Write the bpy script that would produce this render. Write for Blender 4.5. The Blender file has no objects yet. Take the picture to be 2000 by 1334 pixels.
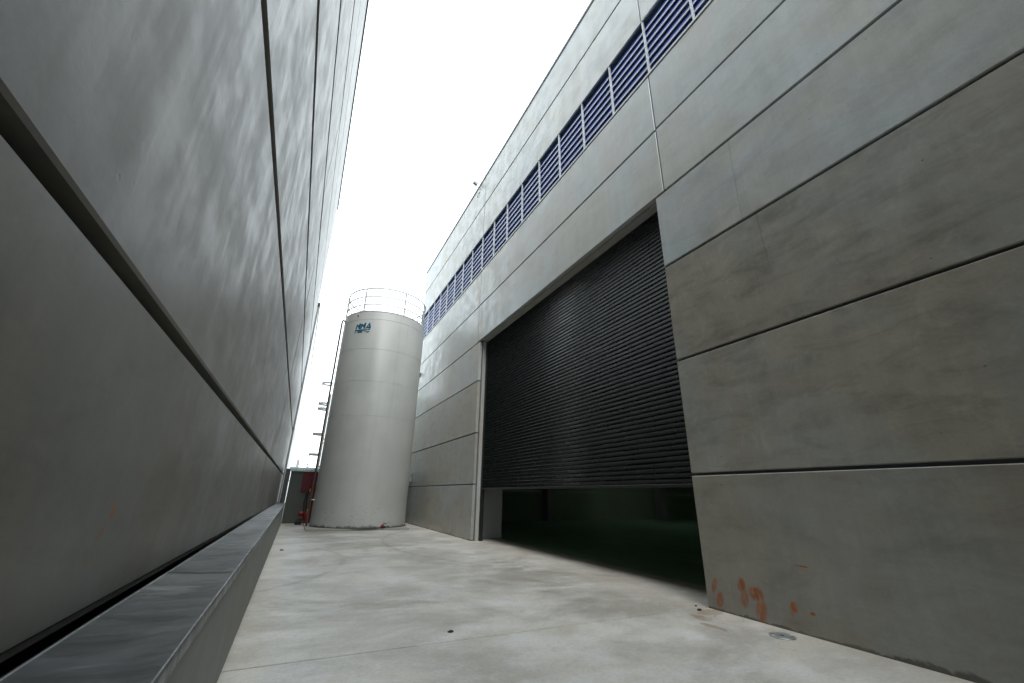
import bpy, math, random
from mathutils import Vector, Matrix, noise

random.seed(7)
S = 1.2                       # metres per layout unit (camera height = 1 unit)
scene = bpy.context.scene
COL = scene.collection
R_ = math.radians

# ------------------------------------------------------------------ camera
def cam_axes():
    P = Vector((1000, 667)); VD = Vector((574, 960)); VZ = Vector((1040, -1470))
    f = math.sqrt(-((VD - P).dot(VZ - P)))
    d = Vector((VD.x - P.x, -(VD.y - P.y), -f)).normalized()
    u = Vector((VZ.x - P.x, -(VZ.y - P.y), -f)).normalized()
    return f, Matrix((d.cross(u), d, u))
FPX, CR = cam_axes()
cd = bpy.data.cameras.new('camera'); cam = bpy.data.objects.new('camera', cd); COL.objects.link(cam)
cd.sensor_fit = 'HORIZONTAL'; cd.sensor_width = 36; cd.lens = FPX / 2000 * 36
cd.clip_start = 0.02; cd.clip_end = 3000
cam.matrix_world = Matrix.Translation((0, 0, S)) @ CR.to_4x4()
scene.camera = cam

# ------------------------------------------------------------------ world, sun, exposure
SUN_EL, SUN_AZ = 57, 203          # azimuth measured from +Y (down the yard) towards +X
w = bpy.data.worlds.new('World'); scene.world = w; w.use_nodes = True
nt = w.node_tree; nt.nodes.clear()
out = nt.nodes.new('ShaderNodeOutputWorld'); bg = nt.nodes.new('ShaderNodeBackground')
sky = nt.nodes.new('ShaderNodeTexSky'); sky.sky_type = 'NISHITA'; sky.sun_disc = False
sky.sun_elevation = R_(SUN_EL); sky.sun_rotation = R_(SUN_AZ); sky.dust_density = 4; sky.air_density = 1.0
mx = nt.nodes.new('ShaderNodeMix'); mx.data_type = 'RGBA'; mx.inputs[0].default_value = 0.86
mx.inputs[7].default_value = (15.1, 16.5, 17.1, 1)          # even white overcast layer
nt.links.new(sky.outputs[0], mx.inputs[6]); nt.links.new(mx.outputs[2], bg.inputs[0])
bg.inputs[1].default_value = 0.12; nt.links.new(bg.outputs[0], out.inputs[0])
sd = bpy.data.lights.new('sun', 'SUN'); sd.energy = 1.3; sd.angle = R_(30); sd.color = (1, .97, .92)
sun = bpy.data.objects.new('sun', sd); COL.objects.link(sun)
az, el = R_(SUN_AZ), R_(SUN_EL)
sdir = Vector((math.sin(az) * math.cos(el), math.cos(az) * math.cos(el), math.sin(el)))
sun.rotation_euler = sdir.to_track_quat('Z', 'Y').to_euler(); sun.location = (0, 10, 30)
vs = scene.view_settings
vs.view_transform = 'Standard'; vs.look = 'None'; vs.gamma = 1; vs.exposure = 0.68; vs.use_curve_mapping = False
cy_ = scene.cycles; cy_.max_bounces = 6; cy_.diffuse_bounces = 4; cy_.glossy_bounces = 3; cy_.transmission_bounces = 2; cy_.caustics_reflective = False; cy_.caustics_refractive = False

# ------------------------------------------------------------------ material helpers
class NT:
    def __init__(s, name):
        s.m = bpy.data.materials.new(name); s.m.use_nodes = True
        s.t = s.m.node_tree; s.b = s.t.nodes['Principled BSDF']
    def n(s, kind, **kw):
        x = s.t.nodes.new(kind)
        for k, v in kw.items():
            if k.startswith('i_'):
                x.inputs[k[2:].replace('_', ' ')].default_value = v
            else: setattr(x, k, v)
        return x
    def l(s, a, b): s.t.links.new(a, b)
    def math(s, op, a, b=None, clamp=False):
        x = s.t.nodes.new('ShaderNodeMath'); x.operation = op; x.use_clamp = clamp
        for i, v in enumerate((a, b)):
            if v is None: continue
            if isinstance(v, (int, float)): x.inputs[i].default_value = v
            else: s.l(v, x.inputs[i])
        return x.outputs[0]
    def ramp(s, v, lo, hi, a=0.0, b=1.0):
        x = s.n('ShaderNodeMapRange'); x.interpolation_type = 'SMOOTHSTEP'
        s.l(v, x.inputs[0]); x.inputs[1].default_value = lo; x.inputs[2].default_value = hi
        x.inputs[3].default_value = a; x.inputs[4].default_value = b
        return x.outputs[0]
    def mix(s, fac, a, b, mode='MIX'):
        x = s.n('ShaderNodeMix'); x.data_type = 'RGBA'; x.blend_type = mode
        for i, v in ((0, fac), (6, a), (7, b)):
            if isinstance(v, (int, float)): x.inputs[i].default_value = v
            elif isinstance(v, tuple): x.inputs[i].default_value = v if len(v) == 4 else v + (1,)
            else: s.l(v, x.inputs[i])
        return x.outputs[2]
    def pos(s, rnd=0.0):
        g = s.n('ShaderNodeNewGeometry').outputs['Position']
        if not rnd: return g
        o = s.n('ShaderNodeObjectInfo').outputs['Random']
        c = s.n('ShaderNodeCombineXYZ'); k = s.math('MULTIPLY', o, rnd)
        s.l(k, c.inputs[0]); s.l(k, c.inputs[1]); s.l(k, c.inputs[2])
        a = s.n('ShaderNodeVectorMath', operation='ADD'); s.l(g, a.inputs[0]); s.l(c.outputs[0], a.inputs[1])
        return a.outputs[0]
    def mapv(s, v, scale, rot=(0, 0, 0)):
        x = s.n('ShaderNodeMapping'); s.l(v, x.inputs[0]); x.inputs['Scale'].default_value = scale
        x.inputs['Rotation'].default_value = rot
        return x.outputs[0]
    def noise(s, v, scale, detail=4, rough=.55, dist=0.0):
        x = s.n('ShaderNodeTexNoise'); s.l(v, x.inputs['Vector']); x.inputs['Scale'].default_value = scale
        x.inputs['Detail'].default_value = detail; x.inputs['Roughness'].default_value = rough
        x.inputs['Distortion'].default_value = dist
        return x.outputs[0]
    def bump(s, hgt, strength, dist=.01, prev=None):
        x = s.n('ShaderNodeBump'); x.inputs['Strength'].default_value = strength; x.inputs['Distance'].default_value = dist
        s.l(hgt, x.inputs['Height'])
        if prev is not None: s.l(prev, x.inputs['Normal'])
        return x.outputs[0]
    def sep(s, v):
        x = s.n('ShaderNodeSeparateXYZ'); s.l(v, x.inputs[0]); return x.outputs

def plain(name, col, rough=.5, metal=0.0, spec=.5, var=.12, scale=8):
    m = NT(name); p = m.pos(20)
    n = m.noise(p, scale, 5)
    dark = tuple(c * (1 - var * 1.5) for c in col); lite = tuple(min(1, c * (1 + var)) for c in col)
    m.l(m.mix(m.ramp(n, .3, .7), dark, lite), m.b.inputs['Base Color'])
    m.l(m.ramp(n, .25, .75, max(0, rough - .1), min(1, rough + .1)), m.b.inputs['Roughness'])
    m.b.inputs['Metallic'].default_value = metal; m.b.inputs['Specular IOR Level'].default_value = spec
    return m.m

def concrete(name, col, var=.16, streak=.12, rough=(.45, .7), rnd=31.0, tint=.05, spec=.5, tilt=0.0,
             foot=0.0, rust=None, crack=None, pits=True, glossstreak=0.0, wavy=.25, smear=0.0, finest=14, midb=.0012):
    m = NT(name); p = m.pos(rnd); wp = m.n('ShaderNodeNewGeometry').outputs['Position']
    big = m.noise(p, .55, 4, .6, .6); mid = m.noise(p, 2.6, 5, .64); fine = m.noise(p, 38, 2, .6)
    st = m.noise(m.mapv(p, (1, 3.2, .28), (tilt, 0, 0)), 1.3, 3, .6)
    st2 = m.noise(m.mapv(p, (1, finest, .5), (tilt, 0, 0)), 1.0, 3, .6)
    v = m.math('ADD', m.math('MULTIPLY', m.math('SUBTRACT', big, .5), var * 2.4),
               m.math('MULTIPLY', m.math('SUBTRACT', mid, .5), var * 1.5))
    v = m.math('ADD', v, m.math('MULTIPLY', m.math('SUBTRACT', st, .5), streak * 2.2))
    v = m.math('ADD', v, m.math('MULTIPLY', m.math('SUBTRACT', st2, .5), streak * 2.0))
    v = m.math('ADD', v, m.math('MULTIPLY', m.math('SUBTRACT', fine, .5), .17))
    if smear:                                       # float marks and washed-on grime dragged across the face
        sm = m.noise(m.mapv(p, (1, .9, 2.6), (R_(-9), 0, 0)), 1.6, 7, .68, .5)
        sm2 = m.noise(m.mapv(p, (1, 1.2, 1.0)), 4.5, 6, .7, .8)
        v = m.math('SUBTRACT', v, m.math('MULTIPLY', m.ramp(sm, .42, .72), smear * 1.25))
        v = m.math('ADD', v, m.math('MULTIPLY', m.ramp(sm2, .48, .72), smear * .6))
    oi = m.n('ShaderNodeObjectInfo').outputs['Random']
    v = m.math('ADD', v, m.math('MULTIPLY', m.math('SUBTRACT', oi, .5), .16))
    v = m.math('ADD', v, 1.0)
    c = m.mix(m.ramp(big, .35, .68), tuple(a * b for a, b in zip(col, (1 + tint, 1, 1 - tint * 1.3))),
              tuple(a * b for a, b in zip(col, (1 - tint * .9, 1, 1 + tint * .7))))
    vm = m.n('ShaderNodeVectorMath', operation='SCALE'); m.l(c, vm.inputs[0]); m.l(v, vm.inputs['Scale'])
    c = vm.outputs[0]
    hgt = m.math('ADD', m.math('MULTIPLY', big, .030 * wavy), m.math('ADD', m.math('MULTIPLY', mid, midb), m.math('MULTIPLY', fine, .0003)))
    if pits:
        vo = m.n('ShaderNodeTexVoronoi'); m.l(p, vo.inputs['Vector']); vo.inputs['Scale'].default_value = 5.5
        gate = m.ramp(m.noise(p, 1.7, 2), .52, .66)
        pit = m.math('MULTIPLY', m.ramp(vo.outputs['Distance'], .035, .075, 1, 0), gate)
        c = m.mix(m.math('MULTIPLY', pit, .6), c, (.06, .06, .055))
        hgt = m.math('SUBTRACT', hgt, m.math('MULTIPLY', pit, .0015))
    x, y, z = m.sep(wp)
    if foot:                                        # mould blotches creeping up from the floor line
        mn = m.noise(wp, 5.0, 6, .7, .5); mn2 = m.noise(wp, .9, 3)
        lim = m.math('MULTIPLY', m.ramp(mn2, .35, .7), foot)
        near = m.math('SUBTRACT', 1.0, m.math('DIVIDE', z, m.math('ADD', lim, .03)), True)
        mould = m.math('MULTIPLY', m.ramp(m.math('ADD', mn, m.math('MULTIPLY', near, .35)), .58, .78), m.math('MULTIPLY', near, 2.0, True), True)
        c = m.mix(m.math('MULTIPLY', mould, .75), c, (.035, .034, .03))
        warm = m.math('MULTIPLY', m.math('SUBTRACT', 1.0, m.math('DIVIDE', z, .55), True), m.ramp(m.noise(wp, 2.2, 5, .65), .45, .7))
        c = m.mix(m.math('MULTIPLY', warm, .45), c, (.20, .15, .09))
    if rust:                                        # (y, z, half width, half height, slant, hollow)
        dn = m.noise(wp, 14, 5, .65); dn2 = m.noise(m.mapv(wp, (1, 30, 9)), 1.0, 4, .7)
        tot = None
        for (ry, rz, hw, hh, sl, amt) in rust:
            dy = m.math('SUBTRACT', y, ry); dz = m.math('SUBTRACT', z, rz)
            dy = m.math('ADD', dy, m.math('MULTIPLY', dz, sl))
            q = m.math('ADD', m.math('POWER', m.math('ABSOLUTE', m.math('DIVIDE', dy, hw)), 2.0),
                       m.math('POWER', m.math('ABSOLUTE', m.math('DIVIDE', dz, hh)), 2.0))
            q = m.math('ADD', q, m.math('MULTIPLY', m.math('SUBTRACT', dn, .5), 1.5))
            k = m.math('MULTIPLY', m.ramp(q, .35, 1.25, 1, 0), amt)
            tot = k if tot is None else m.math('MAXIMUM', tot, k)
        tot = m.math('MULTIPLY', tot, m.ramp(dn2, .30, .55, .25, 1))
        c = m.mix(tot, c, m.mix(m.ramp(dn, .3, .7), (.36, .105, .018), (.21, .065, .014)))
    if crack:
        for (cy, z0, z1, slope, wd, stg) in crack:
            cn = m.noise(wp, 6, 5, .7)
            dy = m.math('ABSOLUTE', m.math('ADD', m.math('SUBTRACT', m.math('ADD', y, m.math('MULTIPLY', z, slope)), cy + z0 * slope),
                                            m.math('MULTIPLY', m.math('SUBTRACT', cn, .5), .05)))
            k = m.math('MULTIPLY', m.ramp(dy, wd * .5, wd, 1, 0), m.math('MULTIPLY', m.math('GREATER_THAN', z, z0), m.math('LESS_THAN', z, z1)))
            k = m.math('MULTIPLY', k, m.ramp(m.noise(wp, 9, 3), .38, .55, .2, stg))
            c = m.mix(k, c, (.10, .105, .11))
    m.l(c, m.b.inputs['Base Color'])
    rr = m.ramp(m.math('ADD', m.math('MULTIPLY', mid, .72), m.math('MULTIPLY', st, .28)), .36, .64, rough[0], rough[1])
    if glossstreak:
        rr = m.math('ADD', rr, m.math('MULTIPLY', m.math('SUBTRACT', st2, .5), glossstreak))
    m.l(rr, m.b.inputs['Roughness'])
    m.b.inputs['Specular IOR Level'].default_value = spec
    m.l(m.bump(hgt, 1.0, 1.0), m.b.inputs['Normal'])
    return m.m

U = S
RUST = [(3.235*U, .205*U, .03*U, .075*U, .30, .9), (3.19*U, .10*U, .045*U, .07*U, .25, .85), (2.935*U, .262*U, .045*U, .060*U, .1, 1),
        (2.92*U, .155*U, .045*U, .085*U, .2, .7), (2.80*U, .215*U, .075*U, .062*U, 0, 1), (2.775*U, .085*U, .06*U, .095*U, .2, .9),
        (2.475*U, .18*U, .032*U, .042*U, 0, 1), (2.505*U, .14*U, .02*U, .05*U, 0, .4), (2.335*U, .163*U, .022*U, .014*U, 0, 1), (2.35*U, .496*U, .06*U, .008*U, 0, 1)]
CR_COL = (.385, .390, .368)
M = {}
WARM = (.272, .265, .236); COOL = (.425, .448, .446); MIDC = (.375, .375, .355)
CRK = [(2.225*U, 3.84*U, 4.96*U, .03, .006, .45), (2.06*U, 3.2*U, 3.84*U, -.02, .016, .35), (2.22*U, 2.75*U, 3.7*U, .05, .005, .3)]
M['conc_r'] = concrete('concrete_right', COOL, var=.15, streak=.08, rough=(.30, .50), spec=.7, smear=.10)
M['conc_r_low'] = concrete('concrete_right_low', MIDC, var=.16, streak=.13, rough=(.34, .55), spec=.6, foot=.07, smear=.12)
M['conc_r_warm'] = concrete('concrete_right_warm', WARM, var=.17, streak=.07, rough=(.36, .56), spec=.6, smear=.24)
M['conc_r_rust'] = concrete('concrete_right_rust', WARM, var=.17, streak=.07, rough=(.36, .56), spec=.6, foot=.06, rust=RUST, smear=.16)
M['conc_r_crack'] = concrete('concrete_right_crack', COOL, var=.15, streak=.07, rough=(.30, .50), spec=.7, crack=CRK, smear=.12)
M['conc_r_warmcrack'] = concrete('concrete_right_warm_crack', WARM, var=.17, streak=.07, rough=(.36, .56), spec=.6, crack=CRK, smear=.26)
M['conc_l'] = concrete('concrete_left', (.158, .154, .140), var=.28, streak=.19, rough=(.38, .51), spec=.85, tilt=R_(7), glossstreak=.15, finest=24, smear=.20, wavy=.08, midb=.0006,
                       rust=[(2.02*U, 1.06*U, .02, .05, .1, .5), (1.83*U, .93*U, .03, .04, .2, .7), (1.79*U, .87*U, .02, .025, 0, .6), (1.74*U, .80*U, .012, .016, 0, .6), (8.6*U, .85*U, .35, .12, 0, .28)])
M['conc_dark'] = concrete('concrete_core', (.11, .11, .105), var=.15, rnd=0, pits=False)
M['conc_up'] = concrete('concrete_upstand', (.24, .25, .235), var=.12, streak=.05, rough=(.6, .8), rnd=0)
M['conc_end'] = concrete('concrete_end', (.095, .10, .09), var=.10, streak=.08, rough=(.6, .8), rnd=0)
M['conc_col'] = concrete('concrete_column', (.40, .405, .39), var=.14, streak=.10, rough=(.5, .7), rnd=5)
M['hall'] = concrete('hall_wall', (.36, .45, .32), var=.12, streak=.06, rough=(.6, .8), rnd=0, pits=False)
M['pad'] = concrete('pad_concrete', (.33, .33, .31), var=.12, streak=.0, rough=(.6, .8), rnd=0)
M['mastic'] = plain('mastic', (.10, .105, .12), .7)
M['sealgrey'] = plain('grey_sealant', (.11, .12, .15), .6)
M['black'] = plain('black_paint', (.012, .013, .013), .45)
M['slat'] = plain('shutter_paint', (.0030, .0060, .0052), .28, .0, .26, .03, 1.5)
M['navy'] = plain('louvre_navy', (.020, .045, .36), .38, 0, .5, .18, 5)
M['alu'] = plain('louvre_lip', (.52, .60, .70), .42, .15)
M['alu_w'] = plain('louvre_frame', (.62, .65, .67), .45, .1)
M['teal'] = plain('head_flashing', (.13, .20, .25), .4, .3)
M['roofmetal'] = plain('dark_coping', (.03, .034, .034), .45, .3)
M['paleflash'] = plain('pale_coping', (.58, .68, .68), .3, .35)
M['galv'] = plain('galvanised', (.42, .45, .45), .42, .7, .5, .15, 14)
M['galvdull'] = plain('galvanised_rail', (.55, .56, .56), .5, .2, .5, .12, 14)
M['red'] = plain('red_paint', (.18, .007, .006), .45)
M['redboard'] = plain('dark_red_board', (.11, .004, .010), .55)
M['yellow'] = plain('yellow_paint', (.60, .28, .02), .5)
M['rubber'] = plain('rubber', (.015, .015, .016), .7)
M['rustpipe'] = plain('rusty_pipe', (.11, .07, .055), .55, .2, .5, .3, 20)
M['ladder'] = plain('ladder_paint', (.52, .53, .52), .5)
M['glass'] = plain('lamp_glass', (.42, .46, .44), .2)
M['teallogo'] = plain('logo_ink', (.003, .13, .21), .5, 0, .3)
M['wood'] = plain('pole_concrete', (.26, .26, .25), .8)
M['stone'] = plain('pebble', (.022, .021, .02), .8)

def floor_mat():
    m = NT('yard_concrete'); wp = m.n('ShaderNodeNewGeometry').outputs['Position']
    st = m.mapv(wp, (.75, 1.0, 1))
    a = m.noise(st, .8, 9, .66, .35); b = m.noise(st, 2.1, 9, .7, .4); f = m.noise(wp, 34, 4, .6); d = m.noise(st, .5, 8, .68, .5)
    c = m.mix(m.ramp(a, .38, .62), (.41, .395, .36), (.61, .60, .57))
    c = m.mix(m.math('MULTIPLY', m.ramp(b, .50, .66), .42), c, (.62, .635, .66))          # bluish laitance
    c = m.mix(m.math('MULTIPLY', m.ramp(d, .49, .62), .82), c, (.305, .29, .255))          # damp grey patches
    c = m.mix(m.math('MULTIPLY', m.math('MULTIPLY', m.ramp(b, .40, .52, 1, 0), m.ramp(a, .47, .58)), .28), c, (.47, .39, .29))
    x, y, z = m.sep(wp)
    edge = m.ramp(m.math('ADD', x, m.math('MULTIPLY', m.math('SUBTRACT', m.noise(wp, 2.5, 5, .7), .5), .55)), -.16, .22, 1, 0)
    c = m.mix(m.math('MULTIPLY', edge, m.ramp(b, .30, .55, .08, .42)), c, (.50, .39, .27))    # ochre wash along the upstand
    eR = m.ramp(m.math('ADD', x, m.math('MULTIPLY', m.math('SUBTRACT', m.noise(wp, 2.0, 5, .7), .5), .7)), 4.05, 4.6, 0, 1)
    c = m.mix(m.math('MULTIPLY', eR, .4), c, (.50, .45, .38))
    # brown spill by the door corner
    def blob(cx, cy, rx, ry, amp):
        q = m.math('ADD', m.math('POWER', m.math('ABSOLUTE', m.math('DIVIDE', m.math('SUBTRACT', x, cx), rx)), 2.0),
                   m.math('POWER', m.math('ABSOLUTE', m.math('DIVIDE', m.math('SUBTRACT', y, cy), ry)), 2.0))
        return m.math('ADD', q, m.math('MULTIPLY', m.math('SUBTRACT', m.noise(wp, 9, 5, .7, .6), .5), amp))
    for cx, cy, rx, ry, k in ((3.72*U, 3.21*U, .17*U, .10*U, .55), (3.48*U, 3.10*U, .07*U, .13*U, .6), (3.34*U, 2.88*U, .05*U, .14*U, .6)):
        c = m.mix(m.math('MULTIPLY', m.ramp(blob(cx, cy, rx, ry, 2.6), .6, 1.0, 1, 0), k), c, (.25, .17, .10))
    ring = m.ramp(m.math('ABSOLUTE', m.math('SUBTRACT', blob(3.70*U, 3.0*U, .12*U, .12*U, .25), 1.0)), .05, .13, 1, 0)
    c = m.mix(m.math('MULTIPLY', ring, .55), c, (.30, .22, .14))
    # tyre scuffs
    for tx, ty, tr in ((-2.2*U, 8.0*U, 3.1*U), (7.5*U, 9.5*U, 5.6*U)):
        rr = m.math('SQRT', m.math('ADD', m.math('POWER', m.math('SUBTRACT', x, tx), 2.0), m.math('POWER', m.math('SUBTRACT', y, ty), 2.0)))
        k = m.ramp(m.math('ABSOLUTE', m.math('SUBTRACT', rr, tr)), .02, .09, 1, 0)
        c = m.mix(m.math('MULTIPLY', m.math('MULTIPLY', k, m.ramp(m.noise(wp, 3, 4), .38, .56)), .38), c, (.17, .17, .175))
    g6 = m.noise(wp, 7, 8, .72, .3)
    c = m.mix(m.math('MULTIPLY', m.ramp(g6, .52, .68), .30), c, (.34, .325, .29))
    c = m.mix(m.math('MULTIPLY', m.ramp(g6, .46, .34), .22), c, (.70, .70, .69))
    vo = m.n('ShaderNodeTexVoronoi'); m.l(wp, vo.inputs['Vector']); vo.inputs['Scale'].default_value = 3.2
    sp = m.math('MULTIPLY', m.ramp(vo.outputs['Distance'], .02, .045, 1, 0), m.ramp(m.noise(wp, 1.1, 2), .5, .6))
    c = m.mix(m.math('MULTIPLY', sp, .6), c, (.10, .095, .085))
    sc = m.n('ShaderNodeVectorMath', operation='SCALE'); m.l(c, sc.inputs[0]); m.l(m.ramp(f, .25, .75, .90, 1.08), sc.inputs['Scale'])
    m.l(sc.outputs[0], m.b.inputs['Base Color'])
    m.l(m.ramp(b, .3, .7, .34, .62), m.b.inputs['Roughness'])
    m.l(m.bump(f, .12, .002), m.b.inputs['Normal'])
    return m.m
M['floor'] = floor_mat()

def tank_mat():
    m = NT('tank_paint'); wp = m.n('ShaderNodeNewGeometry').outputs['Position']; x, y, z = m.sep(wp)
    a = m.noise(wp, .7, 4); st = m.noise(m.mapv(wp, (5, 5, .25)), 1, 5, .6)
    c = m.mix(m.ramp(a, .35, .65), (.43, .44, .425), (.485, .49, .47))
    c = m.mix(m.math('MULTIPLY', m.ramp(st, .5, .72), .22), c, (.33, .33, .30))
    vo = m.n('ShaderNodeTexVoronoi'); m.l(wp, vo.inputs['Vector']); vo.inputs['Scale'].default_value = 16
    reg = m.math('MULTIPLY', m.ramp(m.noise(wp, 1.6, 3), .40, .54), m.ramp(z, .15, 1.7, 1, 0))
    sp = m.math('MULTIPLY', m.ramp(vo.outputs['Distance'], .16, .30, 1, 0), m.math('MULTIPLY', reg, m.ramp(m.noise(wp, 9, 3), .46, .54)))
    c = m.mix(m.math('MULTIPLY', sp, .85), c, (.10, .10, .09))
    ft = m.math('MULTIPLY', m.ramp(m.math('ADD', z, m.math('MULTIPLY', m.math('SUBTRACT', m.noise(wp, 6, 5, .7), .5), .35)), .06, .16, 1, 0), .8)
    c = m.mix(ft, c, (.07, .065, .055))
    m.l(c, m.b.inputs['Base Color']); m.l(m.ramp(a, .3, .7, .36, .46), m.b.inputs['Roughness']); m.b.inputs['Specular IOR Level'].default_value = .4
    m.l(m.bump(m.noise(wp, 1.6, 3), .05, .03), m.b.inputs['Normal'])
    return m.m
M['tank'] = tank_mat()

def zinc_mat():
    m = NT('zinc_sheet'); p = m.pos(17)
    a = m.noise(p, 1.1, 6, .62, .8); b = m.noise(m.mapv(p, (1, 4, 1)), 2.2, 6, .65, 1.0); f = m.noise(p, 40, 3)
    c = m.mix(m.ramp(a, .35, .66), (.075, .079, .083), (.165, .170, .172))
    c = m.mix(m.math('MULTIPLY', m.ramp(b, .58, .74), .5), c, (.30, .30, .29))
    m.l(c, m.b.inputs['Base Color']); m.b.inputs['Metallic'].default_value = .55
    m.l(m.ramp(b, .3, .7, .28, .5), m.b.inputs['Roughness'])
    m.l(m.bump(m.noise(p, 3.5, 3), .12, .02), m.b.inputs['Normal'])
    return m.m
M['zinc'] = zinc_mat()
M['hallfloor'] = concrete('hall_floor', (.24, .42, .29), var=.2, streak=0, rough=(.3, .5), rnd=0, pits=False)
M['ground'] = concrete('outer_ground', (.30, .29, .27), var=.2, streak=0, rough=(.7, .9), rnd=0)
M['build_far'] = concrete('concrete_far', (.36, .38, .38), var=.10, streak=.10, rough=(.25, .45), rnd=9, spec=.6)

# ------------------------------------------------------------------ geometry helpers (layout units in, metres out)
class MB:
    def __init__(s): s.v = []; s.f = []; s.mi = []; s.sm = []
    def add(s, vs, fs, mi=0, smooth=False):
        o = len(s.v); s.v += [Vector(v) for v in vs]
        for f in fs: s.f.append([i + o for i in f]); s.mi.append(mi); s.sm.append(smooth)
    def box(s, x0, x1, y0, y1, z0, z1, c=0.0, mi=0, shear=0.0):
        if c <= 0:
            vs = [(x, y, z) for x in (x0, x1) for y in (y0, y1) for z in (z0, z1)]
            fs = [(0, 1, 3, 2), (4, 6, 7, 5), (0, 4, 5, 1), (2, 3, 7, 6), (0, 2, 6, 4), (1, 5, 7, 3)]
        else:
            L = [(x0, x1), (y0, y1), (z0, z1)]; vs = []; idx = {}
            for i in (0, 1):
                for j in (0, 1):
                    for k in (0, 1):
                        b = (i, j, k)
                        for ax in range(3):
                            p = []
                            for d in range(3):
                                q = L[d][b[d]]
                                if d != ax: q += c if b[d] == 0 else -c
                                p.append(q)
                            idx[b + (ax,)] = len(vs); vs.append(tuple(p))
            fs = []
            for ax in range(3):
                o1, o2 = (ax + 1) % 3, (ax + 2) % 3
                for sgn in (0, 1):
                    q = []
                    for a, b in ((0, 0), (1, 0), (1, 1), (0, 1)):
                        t = [0, 0, 0]; t[ax] = sgn; t[o1] = a; t[o2] = b; q.append(idx[tuple(t) + (ax,)])
                    fs.append(q if sgn else q[::-1])
                for a in (0, 1):                      # edges along ax
                    for b in (0, 1):
                        def key(e, A): 
                            t = [0, 0, 0]; t[ax] = e; t[o1] = a; t[o2] = b; return idx[tuple(t) + (A,)]
                        q = [key(0, o1), key(1, o1), key(1, o2), key(0, o2)]
                        fs.append(q if (a == b) else q[::-1])
            for i in (0, 1):
                for j in (0, 1):
                    for k in (0, 1):
                        q = [idx[(i, j, k, a)] for a in range(3)]
                        fs.append(q if (i + j + k) % 2 else q[::-1])
        if shear: vs = [(x + shear * y, y, z) for x, y, z in vs]
        s.add(vs, fs, mi)
    def tube(s, pts, r, n=8, mi=0, closed=False):
        pts = [Vector(p) for p in pts]; N = len(pts); rings = []
        for i, p in enumerate(pts):
            if closed: t = pts[(i + 1) % N] - pts[i - 1]
            else: t = pts[min(i + 1, N - 1)] - pts[max(i - 1, 0)]
            t.normalize()
            a = Vector((0, 0, 1)) if abs(t.z) < .9 else Vector((0, 1, 0))
            u = t.cross(a).normalized(); v = t.cross(u)
            rings.append([p + (u * math.cos(2 * math.pi * k / n) + v * math.sin(2 * math.pi * k / n)) * r for k in range(n)])
        vs = [q for ring in rings for q in ring]; fs = []
        for i in range(N if closed else N - 1):
            for k in range(n):
                j = (i + 1) % N
                fs.append((i * n + k, i * n + (k + 1) % n, j * n + (k + 1) % n, j * n + k))
        s.add(vs, fs, mi, True)
        if not closed: s.add(rings[0], [tuple(range(n))], mi); s.add(rings[-1], [tuple(range(n))[::-1]], mi)
    def lathe(s, prof, c=(0, 0, 0), n=32, mi=0, axis='z', smooth=True, cap=True):
        vs = []; fs = []
        for r, h in prof:
            for k in range(n):
                a = 2 * math.pi * k / n; p = (r * math.cos(a), r * math.sin(a), h)
                if axis == 'y': p = (p[0], h, p[1])
                if axis == 'x': p = (h, p[0], p[1])
                vs.append((p[0] + c[0], p[1] + c[1], p[2] + c[2]))
        for i in range(len(prof) - 1):
            for k in range(n): fs.append((i * n + k, i * n + (k + 1) % n, (i + 1) * n + (k + 1) % n, (i + 1) * n + k))
        s.add(vs, fs, mi, smooth)
        if cap:
            s.add(vs[:n], [tuple(range(n))[::-1]], mi); s.add(vs[-n:], [tuple(range(n))], mi)
    def build(s, name, mats, parent=None, origin=None, fix=True):
        if not isinstance(mats, (list, tuple)): mats = [mats]
        if origin is None:
            origin = Vector((sum(v.x for v in s.v), sum(v.y for v in s.v), 0)) / len(s.v); origin.z = min(v.z for v in s.v)
        origin = Vector(origin)
        me = bpy.data.meshes.new(name); me.from_pydata([tuple((v - origin) * S) for v in s.v], [], s.f)
        for m in mats: me.materials.append(m if not isinstance(m, str) else M[m])
        me.polygons.foreach_set('material_index', s.mi); me.polygons.foreach_set('use_smooth', s.sm)
        if fix:
            import bmesh
            bm = bmesh.new(); bm.from_mesh(me); bmesh.ops.recalc_face_normals(bm, faces=bm.faces); bm.to_mesh(me); bm.free()
        me.update()
        return place(name, me, parent, origin)

WORLD_LOC = {}
def place(name, me, parent, origin):
    o = bpy.data.objects.new(name, me); COL.objects.link(o)
    loc = Vector(origin) * S
    WORLD_LOC[o.name] = loc.copy()
    if parent is not None:
        o.parent = parent; loc = loc - WORLD_LOC[parent.name]
    o.location = loc
    return o
def thing(name, label, cat, loc, group=None):
    o = place(name, None, None, loc); o.empty_display_size = .2
    return tag(o, label, cat, group)
def tag(o, label=None, cat=None, group=None, kind=None):
    if label: o['label'] = label
    if cat: o['category'] = cat
    if group: o['group'] = group
    if kind: o['kind'] = kind
    return o
def one(name, mats, parent, *boxargs, **kw):
    b = MB(); b.box(*boxargs, **kw); return b.build(name, mats, parent)

XR = 3.849; PT = .075           # face of the right-hand building, panel thickness
ROOF = 10.75; YN, YF = -8.0, 17.05
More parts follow.
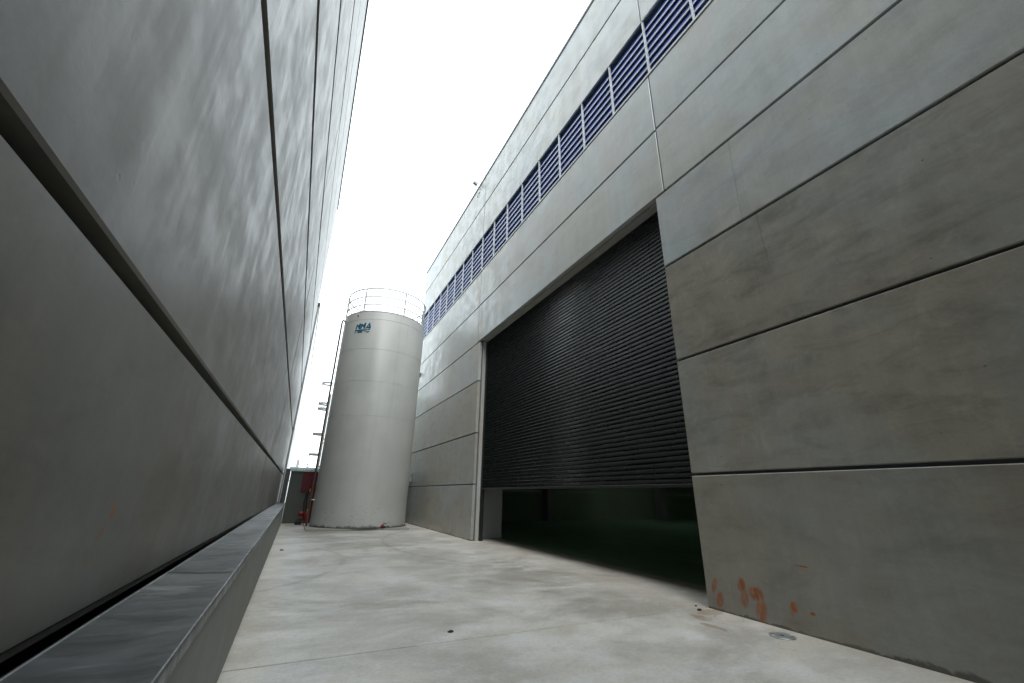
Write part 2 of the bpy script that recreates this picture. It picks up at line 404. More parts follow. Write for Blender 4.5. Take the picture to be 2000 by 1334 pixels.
# ------------------------------------------------------------------ ground and yard floor
b = MB(); b.box(-300, 300, -300, 300, -.30, -.06); g = b.build('ground', 'ground'); tag(g, kind='structure')
b = MB(); b.box(-.9, 4.70, -15, 16.95, -.055, -.012); yard = b.build('yard_floor', 'conc_dark'); tag(yard, kind='structure')
def slab(y0l, y0r, y1l, y1r):
    bb = MB(); x0, x1 = -.85, 4.70; c = .004
    vs = []
    for z, e in ((-.011, 0), (-.003, 0), (0, c)):
        vs += [(x0, y0l + e, z), (x1, y0r + e, z), (x1, y1r - e, z), (x0, y1l - e, z)]
    fs = [(8, 9, 10, 11), (3, 2, 1, 0)]
    for k in (0, 4):
        for i in range(4): fs.append((k + i, k + (i + 1) % 4, k + 4 + (i + 1) % 4, k + 4 + i))
    bb.add(vs, fs); return bb.build('floor_slab', 'floor', yard)
slab(-14.9, -14.9, 3.388, 3.358); slab(3.402, 3.372, 16.94, 16.94)

# ------------------------------------------------------------------ right-hand building
wh = thing('warehouse', 'grey precast concrete hall on the right with roller shutter and louvre band', 'building', (XR + 3, 6, 0))
GAP = .030
def rpanel(y0, y1, z0, z1, mat='conc_r', zfoot=0):
    g2 = GAP / 2; bb = MB(); dx = random.uniform(-.003, .003)
    bb.box(XR + dx, XR + PT, y0 + .010, y1 - .010, (z0 + g2) if z0 > 0 else -.010, z1 - g2, c=.007)
    return bb.build('panel', mat, wh)
zn = [0, 1.25, 2.55, 3.84, 4.955, 6.085, 7.19]
zm = [4.955, 6.07, 7.19]
zf = [0, 1.24, 2.47, 3.83, 4.94, 6.07, 7.19]
for i in range(6):
    yb = 3.35 if zn[i] < 4.9 else 3.18
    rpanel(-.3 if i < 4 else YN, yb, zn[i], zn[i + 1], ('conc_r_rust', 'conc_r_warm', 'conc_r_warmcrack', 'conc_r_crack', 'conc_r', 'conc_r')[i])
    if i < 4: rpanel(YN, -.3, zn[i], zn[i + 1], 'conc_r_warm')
for i in range(2): rpanel(3.18, 9.98, zm[i], zm[i + 1])
for i in range(6): rpanel(9.83 if zf[i] < 4.9 else 9.98, YF, zf[i], zf[i + 1], 'conc_r_low' if i < 3 else 'conc_r')
for (y0, y1) in ((YN, 3.18), (3.18, 9.98), (9.98, YF)):
    rpanel(y0, y1, 8.46, 9.62); rpanel(y0, y1, 9.62, ROOF)
# recessed core behind the joints, with the door opening and louvre opening left free
def core(*a): one('core_wall', 'conc_dark', wh, *a)
xc0, xc1 = XR + .045, XR + .30
core(XR + PT + .002, xc1, YN, 3.30, -.01, 7.15); core(XR + PT + .002, xc1, 9.90, YF - .02, -.01, 7.15)
core(XR + PT + .002, xc1, 3.302, 9.898, 5.02, 7.15); core(XR + PT + .002, xc1, YN, YF - .02, 8.50, ROOF - .02)
def sealant(y0, y1, z0, z1, mat='mastic'): one('joint_seal', mat, wh, XR + .042, XR + PT + .0015, y0, y1, z0, z1)
for z in zn[1:]: sealant(YN, 3.18 if z > 4.9 else 3.335, z - GAP / 2 + .0005, z + GAP / 2 - .0005)
for z in zm[1:2]: sealant(3.195, 9.965, z - GAP / 2, z + GAP / 2)
for z in zf[1:]: sealant(9.995 if z > 4.95 else 9.845, YF - .02, z - GAP / 2, z + GAP / 2)
sealant(YN, YF - .02, 9.605, 9.635)
for y in (3.18, 9.98):
    one('joint_seal', 'sealgrey', wh, XR + .0045, XR + PT + .001, y - .011, y + .011, 4.98, 7.19)
    one('joint_seal', 'sealgrey', wh, XR + .0045, XR + PT + .001, y - .011, y + .011, 8.47, ROOF - .015)
# roof, gable, back of the hall
for xa, xb in ((XR + .31, 13.0), (13.15, 24.2)): one('roof', 'hall', wh, xa, xb, YN, YF - .03, 10.2, 10.5)   # gap added between the decks to let light into the hall
b = MB(); b.box(XR - .018, XR + .34, YN, YF + .018, ROOF + .002, ROOF + .050); b.box(XR - .018, XR - .004, YN, YF + .018, ROOF - .030, ROOF + .001); b.build('roof_coping', 'roofmetal', wh)
for i in range(len(zf) - 1): one('gable_panel', 'conc_r', wh, XR + PT + .01, 24.2, YF - .017, YF + .0, (zf[i] + .015) if i else -.01, zf[i + 1] - .015)
one('gable_panel', 'conc_r', wh, XR + PT + .01, 24.2, YF - .017, YF, 7.2, ROOF - .02)
one('hall_floor', 'hallfloor', wh, 4.705, 24, YN, YF - .03, -.055, -.004)
for z0, z1 in ((-.003, 1.19), (1.215, 2.5), (2.525, 5.0), (5.025, 10.19)):
    one('hall_panel', 'hall', wh, XR + .32, 24, YF - .12, YF - .03, z0, z1)
one('hall_wall', 'hall', wh, 23.7, 24, YN, YF - .13, -.003, 10.19)
one('hall_wall', 'hall', wh, XR + .32, 23.69, YN, YN + .2, -.003, 10.19)
for x in (9.95, 16.55): one('hall_column', 'conc_col', wh, x, x + .45, YF - .60, YF - .121, -.002, 10.18, c=.02)
# door reveal: side columns, lintel beam
one('door_jamb', 'conc_col', wh, XR + .10, XR + .29, 9.80, 9.897, -.008, 4.935, c=.006)
one('door_jamb', 'conc_col', wh, XR + .10, XR + .29, 3.303, 3.385, -.008, 4.935, c=.006)
one('lintel_beam', 'conc_col', wh, XR + PT + .006, XR + .225, 3.39, 9.795, 4.942, 5.018, c=.006)
one('hall_column', 'conc_col', wh, 4.30, 4.86, 10.28, 10.75, -.002, 10.18, c=.015)
one('hall_column', 'conc_col', wh, 4.25, 4.8, 2.4, 2.95, -.002, 10.18, c=.015)

# roller shutter
XS = XR + .225; y0s, y1s = 3.40, 9.76
b = MB()
b.box(XS - .022, XS + .022, y0s + .02, y1s - .01, 1.128, 1.163, c=.004)
shut = b.build('roller_shutter', 'black', wh); shut['label'] = 'dark bottom bar of the half raised shutter'
pitch = .0655
prof = [(.006, .000), (-.007, .004), (-.0105, .012), (-.0125, .026), (-.0125, .040), (-.0105, .0485), (-.0070, .0545), (.004, .0600), (.006, .0652)]
vs = []; fs = []
for y in (y0s - .01, y1s + .01):
    vs += [((px) * S, y * S, pz * S) for px, pz in prof]
    vs += [((px + .007) * S, y * S, pz * S) for px, pz in prof]
n = len(prof)
for i in range(n - 1):
    fs.append((i, i + 1, 2 * n + i + 1, 2 * n + i)); fs.append((n + i + 1, n + i, 3 * n + i, 3 * n + i + 1))
fs += [tuple(range(n)) + tuple(range(2 * n - 1, n - 1, -1)), tuple(range(2 * n, 3 * n))[::-1] + tuple(range(3 * n, 4 * n))]
cy = (y0s + y1s) / 2
vs = [(x, y - cy * S, z) for x, y, z in vs]
me = bpy.data.meshes.new('slat'); me.from_pydata(vs, [], fs); me.materials.append(M['slat'])
me.polygons.foreach_set('use_smooth', [len(f) == 4 for f in fs]); me.update()
for i in range(59):
    z = 1.165 + pitch * i
    place('slat', me, shut, (XS + random.uniform(-.0012, .0012), cy, z))
for ya, yb in ((y1s - .005, 9.798), (3.387, y0s + .005)):
    one('guide_rail', 'black', wh, XS - .045, XS + .05, ya, yb, -.002, 4.93, c=.004)

# louvre band
LZ0, LZ1 = 7.205, 8.445
PM = .8555; ymul = [3.153 + PM * k for k in range(-6, 17)]
b = MB()
b.box(XR - .012, XR + .09, YN, YF - .03, LZ0 - .006, LZ0 + .030, mi=0); b.box(XR - .012, XR + .02, YN, YF - .03, LZ1 - .010, LZ1 + .006, mi=0)
b.box(XR + .021, XR + .20, YN, YF - .03, LZ1 - .006, LZ1 + .004, mi=1)
lou = b.build('louvre', ['alu_w', 'teal'], wh)
bp = (LZ1 - LZ0 - .10) / 7
b = MB(); L2 = PM / 2 - .003
def bladeprof(c0):       # (x, z): front lip, sloping blade rising inwards, rear hook
    return c0
pts_out = [(0, 0), (0, .030), (.012, .030), (.034, .157), (.056, .157), (.030, .022), (.010, .0)]
n = len(pts_out)
b.add([(x, -L2, z) for x, z in pts_out] + [(x, L2, z) for x, z in pts_out], [], 0)
for i in range(n):
    j = (i + 1) % n
    b.f.append([i, j, n + j, n + i]); b.mi.append(0 if i in (0, 1, 5, 6) else 1); b.sm.append(False)
b.f.append(list(range(n))[::-1]); b.mi.append(1); b.sm.append(False); b.f.append([n + k for k in range(n)]); b.mi.append(1); b.sm.append(False)
first = None
for k in range(len(ymul) - 1):
    if ymul[k] < -1.5: continue
    for r in range(7):
        z = LZ0 + .030 + bp * r
        o = (XR + .028, (ymul[k] + ymul[k + 1]) / 2, z)
        if first is None: first = b.build('blade', ['alu', 'navy'], lou, origin=(0, 0, 0)); bm_ = first.data; COL.objects.unlink(first); bpy.data.objects.remove(first)
        first = True if first is None else first
        place('blade', bm_, lou, o)
for y in ymul:
    if y < -1.5: continue
    one('mullion', 'alu_w', lou, XR - .006, XR + .03, y - .012, y + .012, LZ0 + .031, LZ1 - .011)

# ------------------------------------------------------------------ left-hand building (very slightly skewed to the yard)
LA, LB = -.51, .005
lb = thing('tall_concrete_building', 'tall building with streaked glossy concrete panels along the left', 'building', (LA - 2, 6, .62))
LTOP = 12.75; LY = [-8.0, 7.5, 9.3, 17.0]
zl = [.655, 1.549, 3.078, 4.69, 6.40, 8.5, 10.1, LTOP]
GL = [0, .024, .044, .062, .075, .050, .036, 0]
def lbox(name, mat, d0, d1, y0, y1, z0, z1, c=0, parent=lb):   # d = distance proud of the wall face
    bb = MB(); bb.box(LA - d1, LA - d0, y0, y1, z0, z1, c=c, shear=LB); return bb.build(name, mat, parent)
for j in range(3):
    for i in range(7):
        dx = random.uniform(0, .004)
        lbox('panel', 'conc_l', dx, .12, LY[j] + (.010 if j else 0), LY[j + 1] - .010, zl[i] + GL[i], zl[i + 1] - GL[i + 1], c=.008)
lbox('core_wall', 'black', .122, 3.5, -8, 16.98, .0, LTOP - .03)
lbox('roof_coping', 'roofmetal', -.03, .6, -8, 17.02, LTOP + .004, LTOP + .26)
# flashing tucked under the wall panels
for z in zl[1:7]: lbox('joint_seal', 'black', .055, .1215, -8, 16.97, z - .020, z + .020)
lbox('base_trim', 'conc_dark', .010, .030, -8, 16.9, .636, .6545)
lbox('base_flashing', 'black', .04, .1215, -8, 16.9, .618, .650)

# unseen link bridge added behind the camera to shade the near walls
for q in range(4): one('added_shade_deck', 'conc_r', lb, -.43, 3.835, -7.2 + 1.5 * q, -7.2 + 1.5 * q + 1.485, 4.0, 4.3, c=.01)
one('added_shade_parapet', 'conc_r', lb, -.43, 3.835, -1.4, -1.22, 4.302, 5.4); one('added_shade_parapet', 'conc_r', lb, -.43, 3.835, -7.19, -7.0, 4.302, 5.4)

# upstand wall with zinc coping
up = thing('upstand_wall', 'low concrete upstand with folded zinc coping along the left wall', 'wall', (-.33, 5, 0))
b = MB(); b.box(-.47, -.200, -8, 16.2, -.009, .612, c=.004); b.build('wall_body', 'conc_up', up)
seams = [-8, -7.6, -2.5, 2.62, 7.75, 13.0, 16.24]
for k in range(1, 6):
    y0, y1 = seams[k] + .003, seams[k + 1] - .003; ny = 70; nx = 7; bb = MB(); vs = []; fs = []
    prof = [(-.464, .640), (-.462, .634), (-.4605, None)] + [(-.455 + .258 * i / (nx - 1), None) for i in range(nx)] + [(-.1935, None), (-.190, None), (-.186, .629), (-.184, .596), (-.190, .592)]
    for j in range(ny + 1):
        t = j / ny; y = y0 + (y1 - y0) * t
        for x, z in prof:
            if z is None:
                u = (x + .455) / .262
                z = .633 - .004 * math.sin(math.pi * u) + 0.0028 * noise.noise(Vector((x * 5 + k * 9, y * .9, 1.0))) + 0.0012 * noise.noise(Vector((x * 12, y * 3.0, 4.0 + k)))
                if min(t, 1 - t) * (y1 - y0) < .03: z += .004
            else:
                z += .002 * noise.noise(Vector((k, y * 1.3, 7)))
            sk = -.32 * (x + .33) * (1 if 0 < j < ny or True else 0)
            vs.append((x + .003 * noise.noise(Vector((k * 3, y * .7, 2))), y + sk * (1 if True else 0), z))
    m_ = len(prof)
    for j in range(ny):
        for i in range(m_ - 1): fs.append((j * m_ + i, j * m_ + i + 1, (j + 1) * m_ + i + 1, (j + 1) * m_ + i))
    bb.add(vs, fs, 0, True); bb.build('coping_sheet', 'zinc', up, fix=False)

# far, lower building beyond the corner
fb = thing('far_building', 'pale lower building receding beyond the left wall with dark roof edge', 'building', (-2, 38, 0))
FX, FT, FY0, FY1 = -.365, 8.05, 17.06, 64
fz = [-.05, 1.6, 3.15, 4.7, 6.3, FT]
fy = [FY0, 27, 37, 47, 57, FY1]
for j in range(5):
    for i in range(5):
        one('panel', 'build_far', fb, FX - .1, FX + random.uniform(-.004, 0), fy[j] + .012, fy[j + 1] - .012, fz[i] + (.02 if i else 0), fz[i + 1] - .02, c=.008)
one('core_wall', 'conc_dark', fb, FX - 4, FX - .102, FY0 + .02, FY1 - .02, -.05, FT - .03)
one('roof_coping', 'roofmetal', fb, FX - .5, FX + .022, FY0, FY1, FT + .002, FT + .16)

# ------------------------------------------------------------------ end wall with pale coping
ew = thing('end_wall', 'low dark grey end wall with pale metal coping behind the tank', 'wall', (1.5, 16.9, 0))
one('wall_body', 'conc_end', ew, -.20, 3.835, 16.78, 16.93, -.010, 1.665)
b = MB(); b.box(-.26, 3.835, 16.68, 16.99, 1.70, 1.80, c=.01); b.box(-.22, 3.83, 16.73, 16.95, 1.667, 1.698); b.build('coping', 'paleflash', ew)
gp = thing('end_post', 'grey steel post standing on the far end of the upstand', 'post', (-.30, 16.3, .64))
one('post_body', 'conc_end', gp, -.355, -.235, 16.30, 16.42, .645, 1.72, c=.006)
one('edge_strip', 'black', gp, -.233, -.215, 16.29, 16.41, .645, 1.70); one('base_plate', 'black', gp, -.40, -.19, 16.27, 16.44, .636, .644)
one('light_strip', 'alu_w', gp, -.385, -.357, 16.32, 16.36, .645, 1.72)

# red board on the end wall, red machine in front of it
rb = thing('red_board', 'dark red board hung on the end wall left of the tank', 'board', (.43, 16.75, 1.0))
one('board', 'redboard', rb, .215, .68, 16.735, 16.778, 1.0, 1.655, c=.006); one('frame', 'redboard', rb, .20, .215, 16.725, 16.778, .99, 1.66)
rm = thing('red_machine', 'red upright machine with yellow fittings and small black wheel beside the tank', 'machine', (.42, 15.9, 0))
b = MB(); b.tube([(.57, 16.0, .12), (.575, 16.0, 1.24)], .040, 12); b.lathe([(.06, 0), (.06, .03)], (.575, 16, 1.24), 16); b.build('mast', 'red', rm)
b = MB(); b.lathe([(.03, 0), (.085, .02), (.095, .10), (.085, .26), (.05, .30)], (.49, 15.96, .10), 20); b.box(.40, .62, 15.85, 16.1, .05, .12, c=.01); b.build('pump_body', 'red', rm)
b = MB(); b.lathe([(.055, -.09), (.075, -.06), (.075, .06), (.05, .09)], (.335, 15.95, .33), 16, axis='x'); b.build('motor', 'red', rm)
b = MB(); b.tube([(.46, 15.96, .40), (.42, 15.98, .7), (.44, 16.0, 1.0), (.47, 16.0, 1.15)], .022, 8); b.tube([(.40, 15.96, .40), (.36, 15.98, .68), (.40, 16.0, .95)], .018, 8); b.build('hose', 'rubber', rm)
b = MB(); b.lathe([(.03, 0), (.03, .05)], (.505, 15.95, .42), 12); b.lathe([(.022, 0), (.022, .10)], (.475, 15.97, 1.0), 12); b.build('fitting', 'yellow', rm)
for wx in (.24, .33):
    b = MB(); b.lathe([(.045, -.022), (.06, -.015), (.06, .015), (.045, .022)], (wx, 15.9, .06), 18, axis='y'); b.build('wheel', 'rubber', rm)
b = MB(); b.tube([(.24, 15.92, .06), (.27, 15.93, .16), (.42, 15.95, .16)], .014, 8); b.tube([(.33, 15.92, .06), (.34, 15.94, .16)], .012, 8); b.build('axle_arm', 'rubber', rm)

# ------------------------------------------------------------------ big tank
TC = (1.983, 14.662); TR = 1.402; TT = 6.72
pad = MB(); pad.box(.455, 3.25, 13.30, 16.2, .0, .052, c=.004); pad = pad.build('concrete_pad', 'pad'); tag(pad, 'low square concrete pad showing under the left side of the tank', 'plinth')
tk = thing('storage_tank', 'tall off white cylindrical steel tank with blue lettering and top railing', 'tank', (TC[0], TC[1], .054))
b = MB(); n = 160
b.lathe([(TR, .054), (TR, TT - .012), (TR - .012, TT)], (TC[0], TC[1], 0), n, cap=False)
shell = b.build('shell', 'tank', tk)
b = MB(); b.lathe([(TR - .010, TT + .001), (.02, TT + .14)], (TC[0], TC[1], 0), 96); b.build('roof', 'tank', tk)
b = MB(); b.lathe([(TR + .022, .0535), (TR + .022, .066), (TR + .002, .070)], (TC[0], TC[1], 0), n, cap=False); b.build('base_ring', 'roofmetal', tk)
for z in (1.075, 2.15, 3.235, 4.33, 5.405, 6.45):
    b = MB(); b.tube([(TC[0] + TR * math.cos(a), TC[1] + TR * math.sin(a), z +   .0015 * math.sin(a * 9 + z)) for a in [2 * math.pi * k / 128 for k in range(128)]], .0034, 6, closed=True); b.build('weld_seam', 'tank', tk)
def ta(px, py):  # angle of a point round the tank
    return math.atan2(py - TC[1], px - TC[0])
# vertical weld seams, staggered per course
zc = [.07, 1.075, 2.15, 3.235, 4.33, 5.405, 6.45]
for k in range(6):
    for s_ in range(3):
        a = -1.57 + (.42 if k % 2 else -.35) + s_ * 2.094
        b = MB(); b.tube([(TC[0] + TR * math.cos(a), TC[1] + TR * math.sin(a), z) for z in (zc[k] + .01, zc[k + 1] - .01)], .0025, 6); b.build('weld_seam', 'tank', tk)
# railing
RR = TR - .03
b = MB(); b.lathe([(RR - .01, TT + .003), (RR + .012, TT + .003), (RR + .012, TT + .05), (RR - .01, TT + .05)], (TC[0], TC[1], 0), 96, cap=False); rail = b.build('railing', 'galvdull', tk)
a0 = ta(1.05, 13.61); da = ta(2.374, 13.316) - a0
for k in range(7):
    a = a0 + 2 * math.pi * k / 7 if k > 1 else a0 + da * k
    b = MB(); b.tube([(TC[0] + RR * math.cos(a), TC[1] + RR * math.sin(a), z) for z in (TT + .004, 7.62)], .024, 8); b.build('post', 'galvdull', rail)
for z, r in ((7.62, .022), (7.31, .019), (7.01, .019)):
    b = MB(); b.tube([(TC[0] + RR * math.cos(2 * math.pi * k / 96), TC[1] + RR * math.sin(2 * math.pi * k / 96), z) for k in range(96)], r, 8, closed=True); b.build('rail', 'galvdull', rail)
# hatch guard and bracket on the right of the roof
a = ta(3.3, 14.3)
b = MB()
for aa in (a, a + .16, a + .32):
    b.tube([(TC[0] + (RR - .03) * math.cos(aa), TC[1] + (RR - .03) * math.sin(aa), z) for z in (TT + .004, 7.22)], .020, 8)
for zz in (6.98, 7.2):
    b.tube([(TC[0] + (RR - .03) * math.cos(a + .32 * q / 4), TC[1] + (RR - .03) * math.sin(a + .32 * q / 4), zz) for q in range(5)], .014, 8)
b.build('hatch_guard', 'galvdull', tk)
b = MB(); a = ta(3.36, 14.45); b.box(TC[0] + (RR - .1) * math.cos(a), TC[0] + (RR - .04) * math.cos(a), TC[1] + RR * math.sin(a) - .05, TC[1] + RR * math.sin(a) + .05, 7.06, 7.42, c=.01); b.build('junction_box', 'roofmetal', tk)
# lifting lug + dark vent nozzle at the rim
a = ta(.93, 13.73); b = MB(); b.lathe([(.022, -.02), (.03, .015)], (0, 0, 0), 12, axis='x')
for v in b.v:
    q = Vector((v.x, v.y, v.z)); v.x = TC[0] + (TR + q.x) * math.cos(a) - q.y * math.sin(a); v.y = TC[1] + (TR + q.x) * math.sin(a) + q.y * math.cos(a); v.z = 6.60 + q.z
b.build('vent_nozzle', 'rubber', tk)
b = MB(); aa = a0 - .06; b.tube([(TC[0] + (RR) * math.cos(aa + .14 * q / 4), TC[1] + RR * math.sin(aa + .14 * q / 4), TT + .055) for q in range(5)], .022, 8); b.build('lifting_lug', 'galvdull', tk)
# side pipe on the left
a = math.pi + .13
def tp(r, z, aa=a): return (TC[0] + r * math.cos(aa), TC[1] + r * math.sin(aa), z)
b = MB(); b.tube([tp(TR + .10, .055), tp(TR + .10, 6.50), tp(TR + .095, 6.58), tp(TR + .07, 6.63), tp(TR + .035, 6.62), tp(TR - .005, 6.585)], .028, 10); b.build('side_pipe', 'rustpipe', tk)
for z in (.78, 2.45, 4.9):
    b = MB(); b.tube([tp(TR - .004, z), tp(TR + .125, z)], .016, 8); b.build('pipe_bracket', 'galvdull', tk)
# drain valve at the foot
a = ta(2.44, 13.33); fx, fy_ = math.cos(a), math.sin(a)
b = MB(); b.tube([tp(TR - .01, .10, a), tp(TR + .10, .10, a)], .026, 10); b.lathe([(.035, 0), (.045, .02), (.04, .06), (.02, .075)], tp(TR + .07, .075, a), 14); b.build('drain_valve', 'red', tk)
b = MB(); b.tube([tp(TR + .06, .155, a), tp(TR + .06, .17, a + .03), tp(TR + .05, .175, a + .09)], .010, 8); b.lathe([(.03, 0), (.03, .03)], tp(TR + .055, .08, a + .045), 12); b.build('valve_handle', 'rubber', tk)
# lettering
aL = ta(.905, 13.768); aRt = ta(1.338, 13.417)
def ink(quads, name):
    bb = MB(); vs = []
    for q in quads:
        N = 5; grid = []
        (ax, ay), (bx, by), (cx, cy_), (dx_, dy_) = q
        vs = []; fs = []
        for lay in (0.001, .005):
            for i in range(N + 1):
                t = i / N
                for (px, py), (qx, qy) in (((ax, ay), (bx, by)), ((dx_, dy_), (cx, cy_))):
                    u = px + (qx - px) * t; v = py + (qy - py) * t
                    ang = aL + (aRt - aL) * u; rr = TR + lay
                    vs.append((TC[0] + rr * math.cos(ang), TC[1] + rr * math.sin(ang), 5.965 + .345 * v))
        o = 2 * (N + 1)
        for i in range(N):
            p = 2 * i
            fs += [(o + p, o + p + 2, o + p + 3, o + p + 1), (p, p + 1, p + 3, p + 2), (p, p + 2, o + p + 2, o + p), (p + 1, o + p + 1, o + p + 3, p + 3)]
        fs += [(0, o, o + 1, 1), (2 * N, 2 * N + 1, o + 2 * N + 1, o + 2 * N)]
        bb.add(vs, fs)
    return bb.build(name, 'teallogo', tk)
def stroke(x0, y0, x1, y1, w): return [(x0, y0), (x1, y1), (x1 + w, y1), (x0 + w, y0)]
def letter_m(x, w, top, k=1.0):
    sl = .055; y0 = .40
    return [stroke(x, y0, x + sl, top * .9, .085), stroke(x + w - .09, y0, x + w - .09 + sl, top, .095),
            stroke(x + sl + .01, top * .93, x + w * .52, y0 + .20, .085), stroke(x + w * .50, y0 + .20, x + w - .055, top, .085)]
ink(letter_m(.03, .31, .97), 'letter_m'); ink(letter_m(.36, .31, 1.0), 'letter_m')
ink([stroke(.70, .40, .90, 1.0, .07), [(.93, .40), (.88, .93), (.95, .98), (1.02, .62)], [(.76, .47), (.80, .60), (1.0, .62), (1.02, .40)], [(.93, .40), (.93, .62), (1.02, .62), (1.02, .40)]], 'letter_a')
bar = [[(0, .20), (.62, .20), (.62, .34), (0, .33)], [(.63, .22), (.82, .22), (.82, .33), (.63, .33)], [(.84, .26), (1.0, .26), (1.0, .34), (.84, .34)]]
ink(bar, 'lettering_line')
ink([[(-.01, .03), (.09, .03), (.09, .09), (-.01, .08)], [(.22, .0), (.56, .02), (.54, .16), (.21, .15)], [(.64, .10), (.76, .07), (.74, .14), (.64, .16)], [(.78, .02), (.90, .0), (1.0, .13), (.80, .13)]], 'lettering_line')

# ------------------------------------------------------------------ second tank behind, seen by its caged ladder
t2 = thing('rear_tank', 'shorter tank behind the end wall, showing only its pale caged ladder', 'tank', (2.55, 20.2, -.05))
C2 = (2.55, 20.2); R2 = 1.45
b = MB(); b.lathe([(R2, -.055), (R2, 5.2), (R2 - .3, 5.35), (.02, 5.5)], (C2[0], C2[1], 0), 64); b.build('shell', 'tank', t2)
lx, ly = .72, 19.5
b = MB(); b.box(lx - .05, lx + .03, ly - .21, ly - .16, -.05, 5.0); lad = b.build('ladder', 'ladder', t2)
b = MB(); b.box(lx - .035, lx + .02, ly + .16, ly + .20, -.05, 5.0); b.build('stile', 'ladder', lad)
for k in range(19):
    b = MB(); b.tube([(lx, ly - .161, .2 + .25 * k), (lx, ly + .161, .2 + .25 * k)], .012, 8); b.build('rung', 'ladder', lad)
for z in (1.6, 2.42, 3.25, 4.33, 4.55, 5.45):
    b = MB(); pts = [(lx, ly - .2, z)] + [(lx - .13 - .30 * math.sin(math.pi * q / 12), ly - .27 * math.cos(math.pi * q / 12), z) for q in range(13)] + [(lx, ly + .2, z)]
    vs = []; fs = []
    for q, p in enumerate(pts):
        for dz in (0, .075): vs.append((p[0], p[1], p[2] + dz))
        c_ = Vector((lx - .1, ly, 0)); e = (Vector(p) - c_); e.z = 0; e.normalize()
        for dz in (0, .075): vs.append((p[0] - e.x * .03, p[1] - e.y * .03, p[2] + dz))
    for q in range(len(pts) - 1):
        o, p = 4 * q, 4 * q + 4
        fs += [(o, o + 1, p + 1, p), (o + 2, p + 2, p + 3, o + 3), (o, p, p + 2, o + 2), (o + 1, o + 3, p + 3, p + 1)]
    fs += [(0, 2, 3, 1), (4 * len(pts) - 4, 4 * len(pts) - 3, 4 * len(pts) - 1, 4 * len(pts) - 2)]
    b.add(vs, fs); b.build('hoop', 'ladder', lad)
for th, z0, z1 in ((.5, 1.6, 4.6), (.5, 4.55, 5.5), (.25, 1.6, 4.6), (.75, 1.6, 4.6)):
    if th != .5: continue
    x = lx - .135 - .30 * math.sin(math.pi * th) + .015; y = ly - .27 * math.cos(math.pi * th)
    b = MB(); b.box(x, x + .03, y - .03, y + .03, z0, z1); b.build('cage_bar', 'ladder', lad)
for z in (.9, 2.0, 3.1, 4.2):
    for dy in (-.18, .18):
        b = MB(); b.tube([(lx, ly + dy, z), (C2[0] - math.sqrt(R2 ** 2 - (ly + dy - C2[1]) ** 2) + .01, ly + dy, z)], .014, 6); b.build('ladder_bracket', 'ladder', lad)
b = MB(); b.tube([(lx - .02 + .02 * math.cos(q), ly + .10 * math.sin(q * .9), 4.65 + q * .022) for q in [i * .5 for i in range(38)]], .008, 6); b.build('coiled_cable', 'ladder', lad)

# ------------------------------------------------------------------ small fittings on the right-hand building
fl = thing('floodlight', 'small grey floodlight bracketed to the roof edge of the right building', 'lamp', (XR, 10.5, ROOF))
b = MB(); b.box(XR - .235, XR - .085, 10.46, 10.58, ROOF + .01, ROOF + .13, c=.012)
for v in b.v:
    dx, dz = v.x - (XR - .17), v.z - (ROOF + .07); a = -.5
    v.x = XR - .17 + dx * math.cos(a) - dz * math.sin(a); v.z = ROOF + .07 + dx * math.sin(a) + dz * math.cos(a)
b.build('lamp_housing', 'glass', fl)
b = MB(); b.tube([(XR - .10, 10.52, ROOF + .0), (XR - .05, 10.52, ROOF - .12), (XR - .001, 10.52, ROOF - .16)], .014, 8); b.box(XR - .014, XR - .001, 10.46, 10.58, ROOF - .26, ROOF - .10); b.tube([(XR - .012, 10.52, ROOF - .26), (XR - .03, 10.6, ROOF - .33), (XR - .012, 10.66, ROOF - .38)], .008, 6); b.build('bracket', 'galv', fl)
for y, lab in ((5.82, 'thin lightning rod on the right roof edge nearer the camera'), (10.15, 'thin lightning rod on the right roof edge beside the floodlight')):
    b = MB(); b.tube([(XR + .03, y, ROOF + .051), (XR + .03, y, ROOF + .50)], .013, 8); b.lathe([(.03, 0), (.02, .03)], (XR + .03, y, ROOF + .0505), 10)
    o = b.build('lightning_rod', 'galv'); tag(o, lab, 'lightning rod', 'rods on the right roof edge')
al = thing('alarm_beacon', 'small red alarm beacon on the right wall just past the tank', 'alarm', (XR - .05, 16.4, 5.55))
b = MB(); b.lathe([(.045, -.10), (.06, -.06), (.06, -.001)], (XR, 16.4, 5.64), 14, axis='x'); b.build('lens', 'red', al)
one('back_box', 'redboard', al, XR - .055, XR - .001, 16.34, 16.46, 5.52, 5.60)
jb = thing('wall_box', 'small grey metal box on the right wall half hidden by the tank', 'box', (XR - .07, 16.35, 1.37))
one('box_body', 'galv', jb, XR - .14, XR - .001, 16.1, 16.62, 1.40, 1.75, c=.008); one('conduit', 'galv', jb, XR - .04, XR - .002, 16.3, 16.34, 1.285, 1.398)

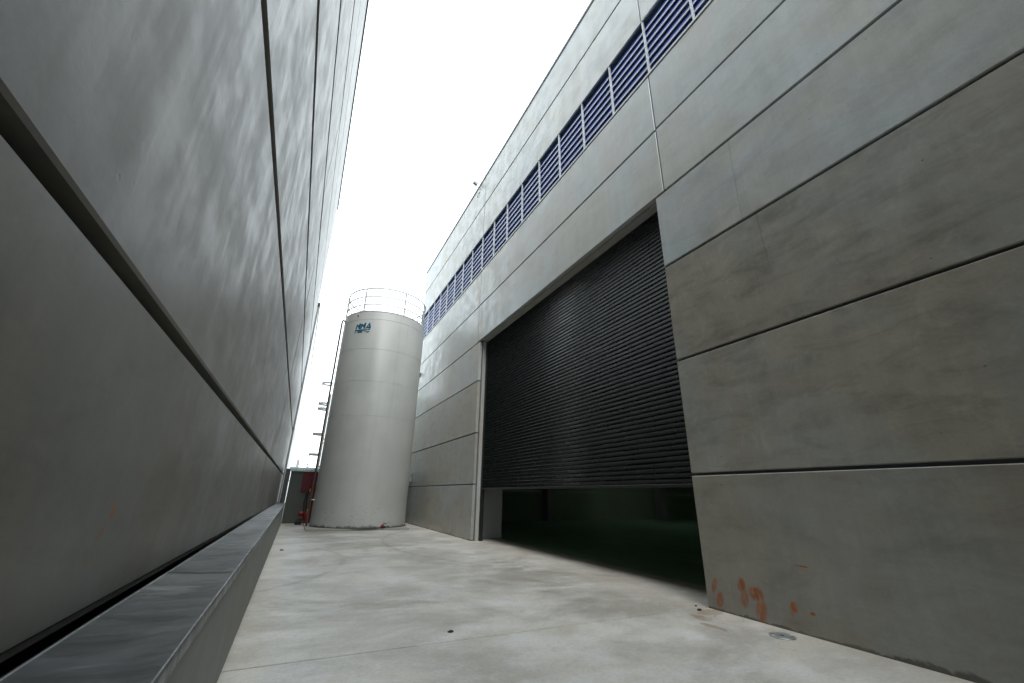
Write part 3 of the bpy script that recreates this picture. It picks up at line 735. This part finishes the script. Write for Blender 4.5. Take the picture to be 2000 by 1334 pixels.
# drain cover
dc = thing('drain_cover', 'round galvanised access cover set in the yard floor by the right wall', 'drain cover', (3.63, 2.475, 0))
b = MB(); b.lathe([(.092, .0015), (.092, .006), (.088, .0085)], (3.63, 2.475, 0), 48); b.build('lid', 'galv', dc)
b = MB(); b.box(-.012, .012, -.012, .012, .0088, .0100)
for v in b.v:
    x, y = v.x, v.y; v.x = 3.63 + (x - y) * .7071; v.y = 2.475 + (x + y) * .7071
b.build('key_hole', 'black', dc)
for s_ in (-1, 1):
    b = MB(); b.lathe([(.009, .0086), (.009, .0112), (.005, .013)], (3.63 + s_ * .066, 2.475 - s_ * .028, 0), 12); b.build('screw', 'alu_w', dc)

# loose bits on the floor
for (x, y, r, lab) in ((1.273, 3.579, .020, 'dark chip of debris alone in the middle of the yard floor'), (3.676, 3.300, .022, 'dark chip of debris by the foot of the door opening'),
                       (3.78, 3.43, .014, 'tiny dark chip beside the floor joint at the door corner'), (-.016, 9.25, .026, 'dark chip of debris on the floor near the upstand')):
    b = MB(); rings = []; vs = []; fs = []; n = 9
    for k, (h_, rr) in enumerate(((0, .8), (.3, 1.0), (.6, .75), (.8, .3))):
        for i in range(n):
            a = 2 * math.pi * i / n; q = rr * r * (1 + .35 * noise.noise(Vector((math.cos(a) * 2, math.sin(a) * 2, k + x * 7))))
            vs.append((x + q * math.cos(a) * 1.25, y + q * math.sin(a) * .85, .0015 + h_ * r * .8))
    for k in range(3):
        for i in range(n): fs.append((k * n + i, k * n + (i + 1) % n, (k + 1) * n + (i + 1) % n, (k + 1) * n + i))
    fs += [tuple(range(n))[::-1], tuple(range(3 * n, 4 * n))]
    b.add(vs, fs); o = b.build('debris_chip', 'stone'); tag(o, lab, 'debris', 'chips of debris on the yard floor')

# far pole with wires beyond the end wall
up_ = thing('utility_pole', 'distant grey utility pole showing above the end wall', 'pole', (-.20, 72, -.06))
b = MB(); b.lathe([(.24, -.06), (.19, 5.55)], (-.2, 72, 0), 12); b.build('pole', 'wood', up_)
b = MB(); b.box(-.32, .12, 71.95, 72.05, 5.1, 5.18); b.box(-.32, .12, 71.95, 72.05, 4.75, 4.82); b.build('cross_arm', 'wood', up_)
wr_ = thing('overhead_wire', 'thin overhead wires sagging from the distant pole', 'wire', (1, 72, 4.8))
for z in (5.15, 4.8):
    b = MB(); b.tube([(-.1 + 6 * t, 72 + 4 * t, z + .03 - 1.6 * t + 1.2 * t * t) for t in [i / 16 for i in range(17)]], .045, 5); b.build('strand', 'black', wr_)
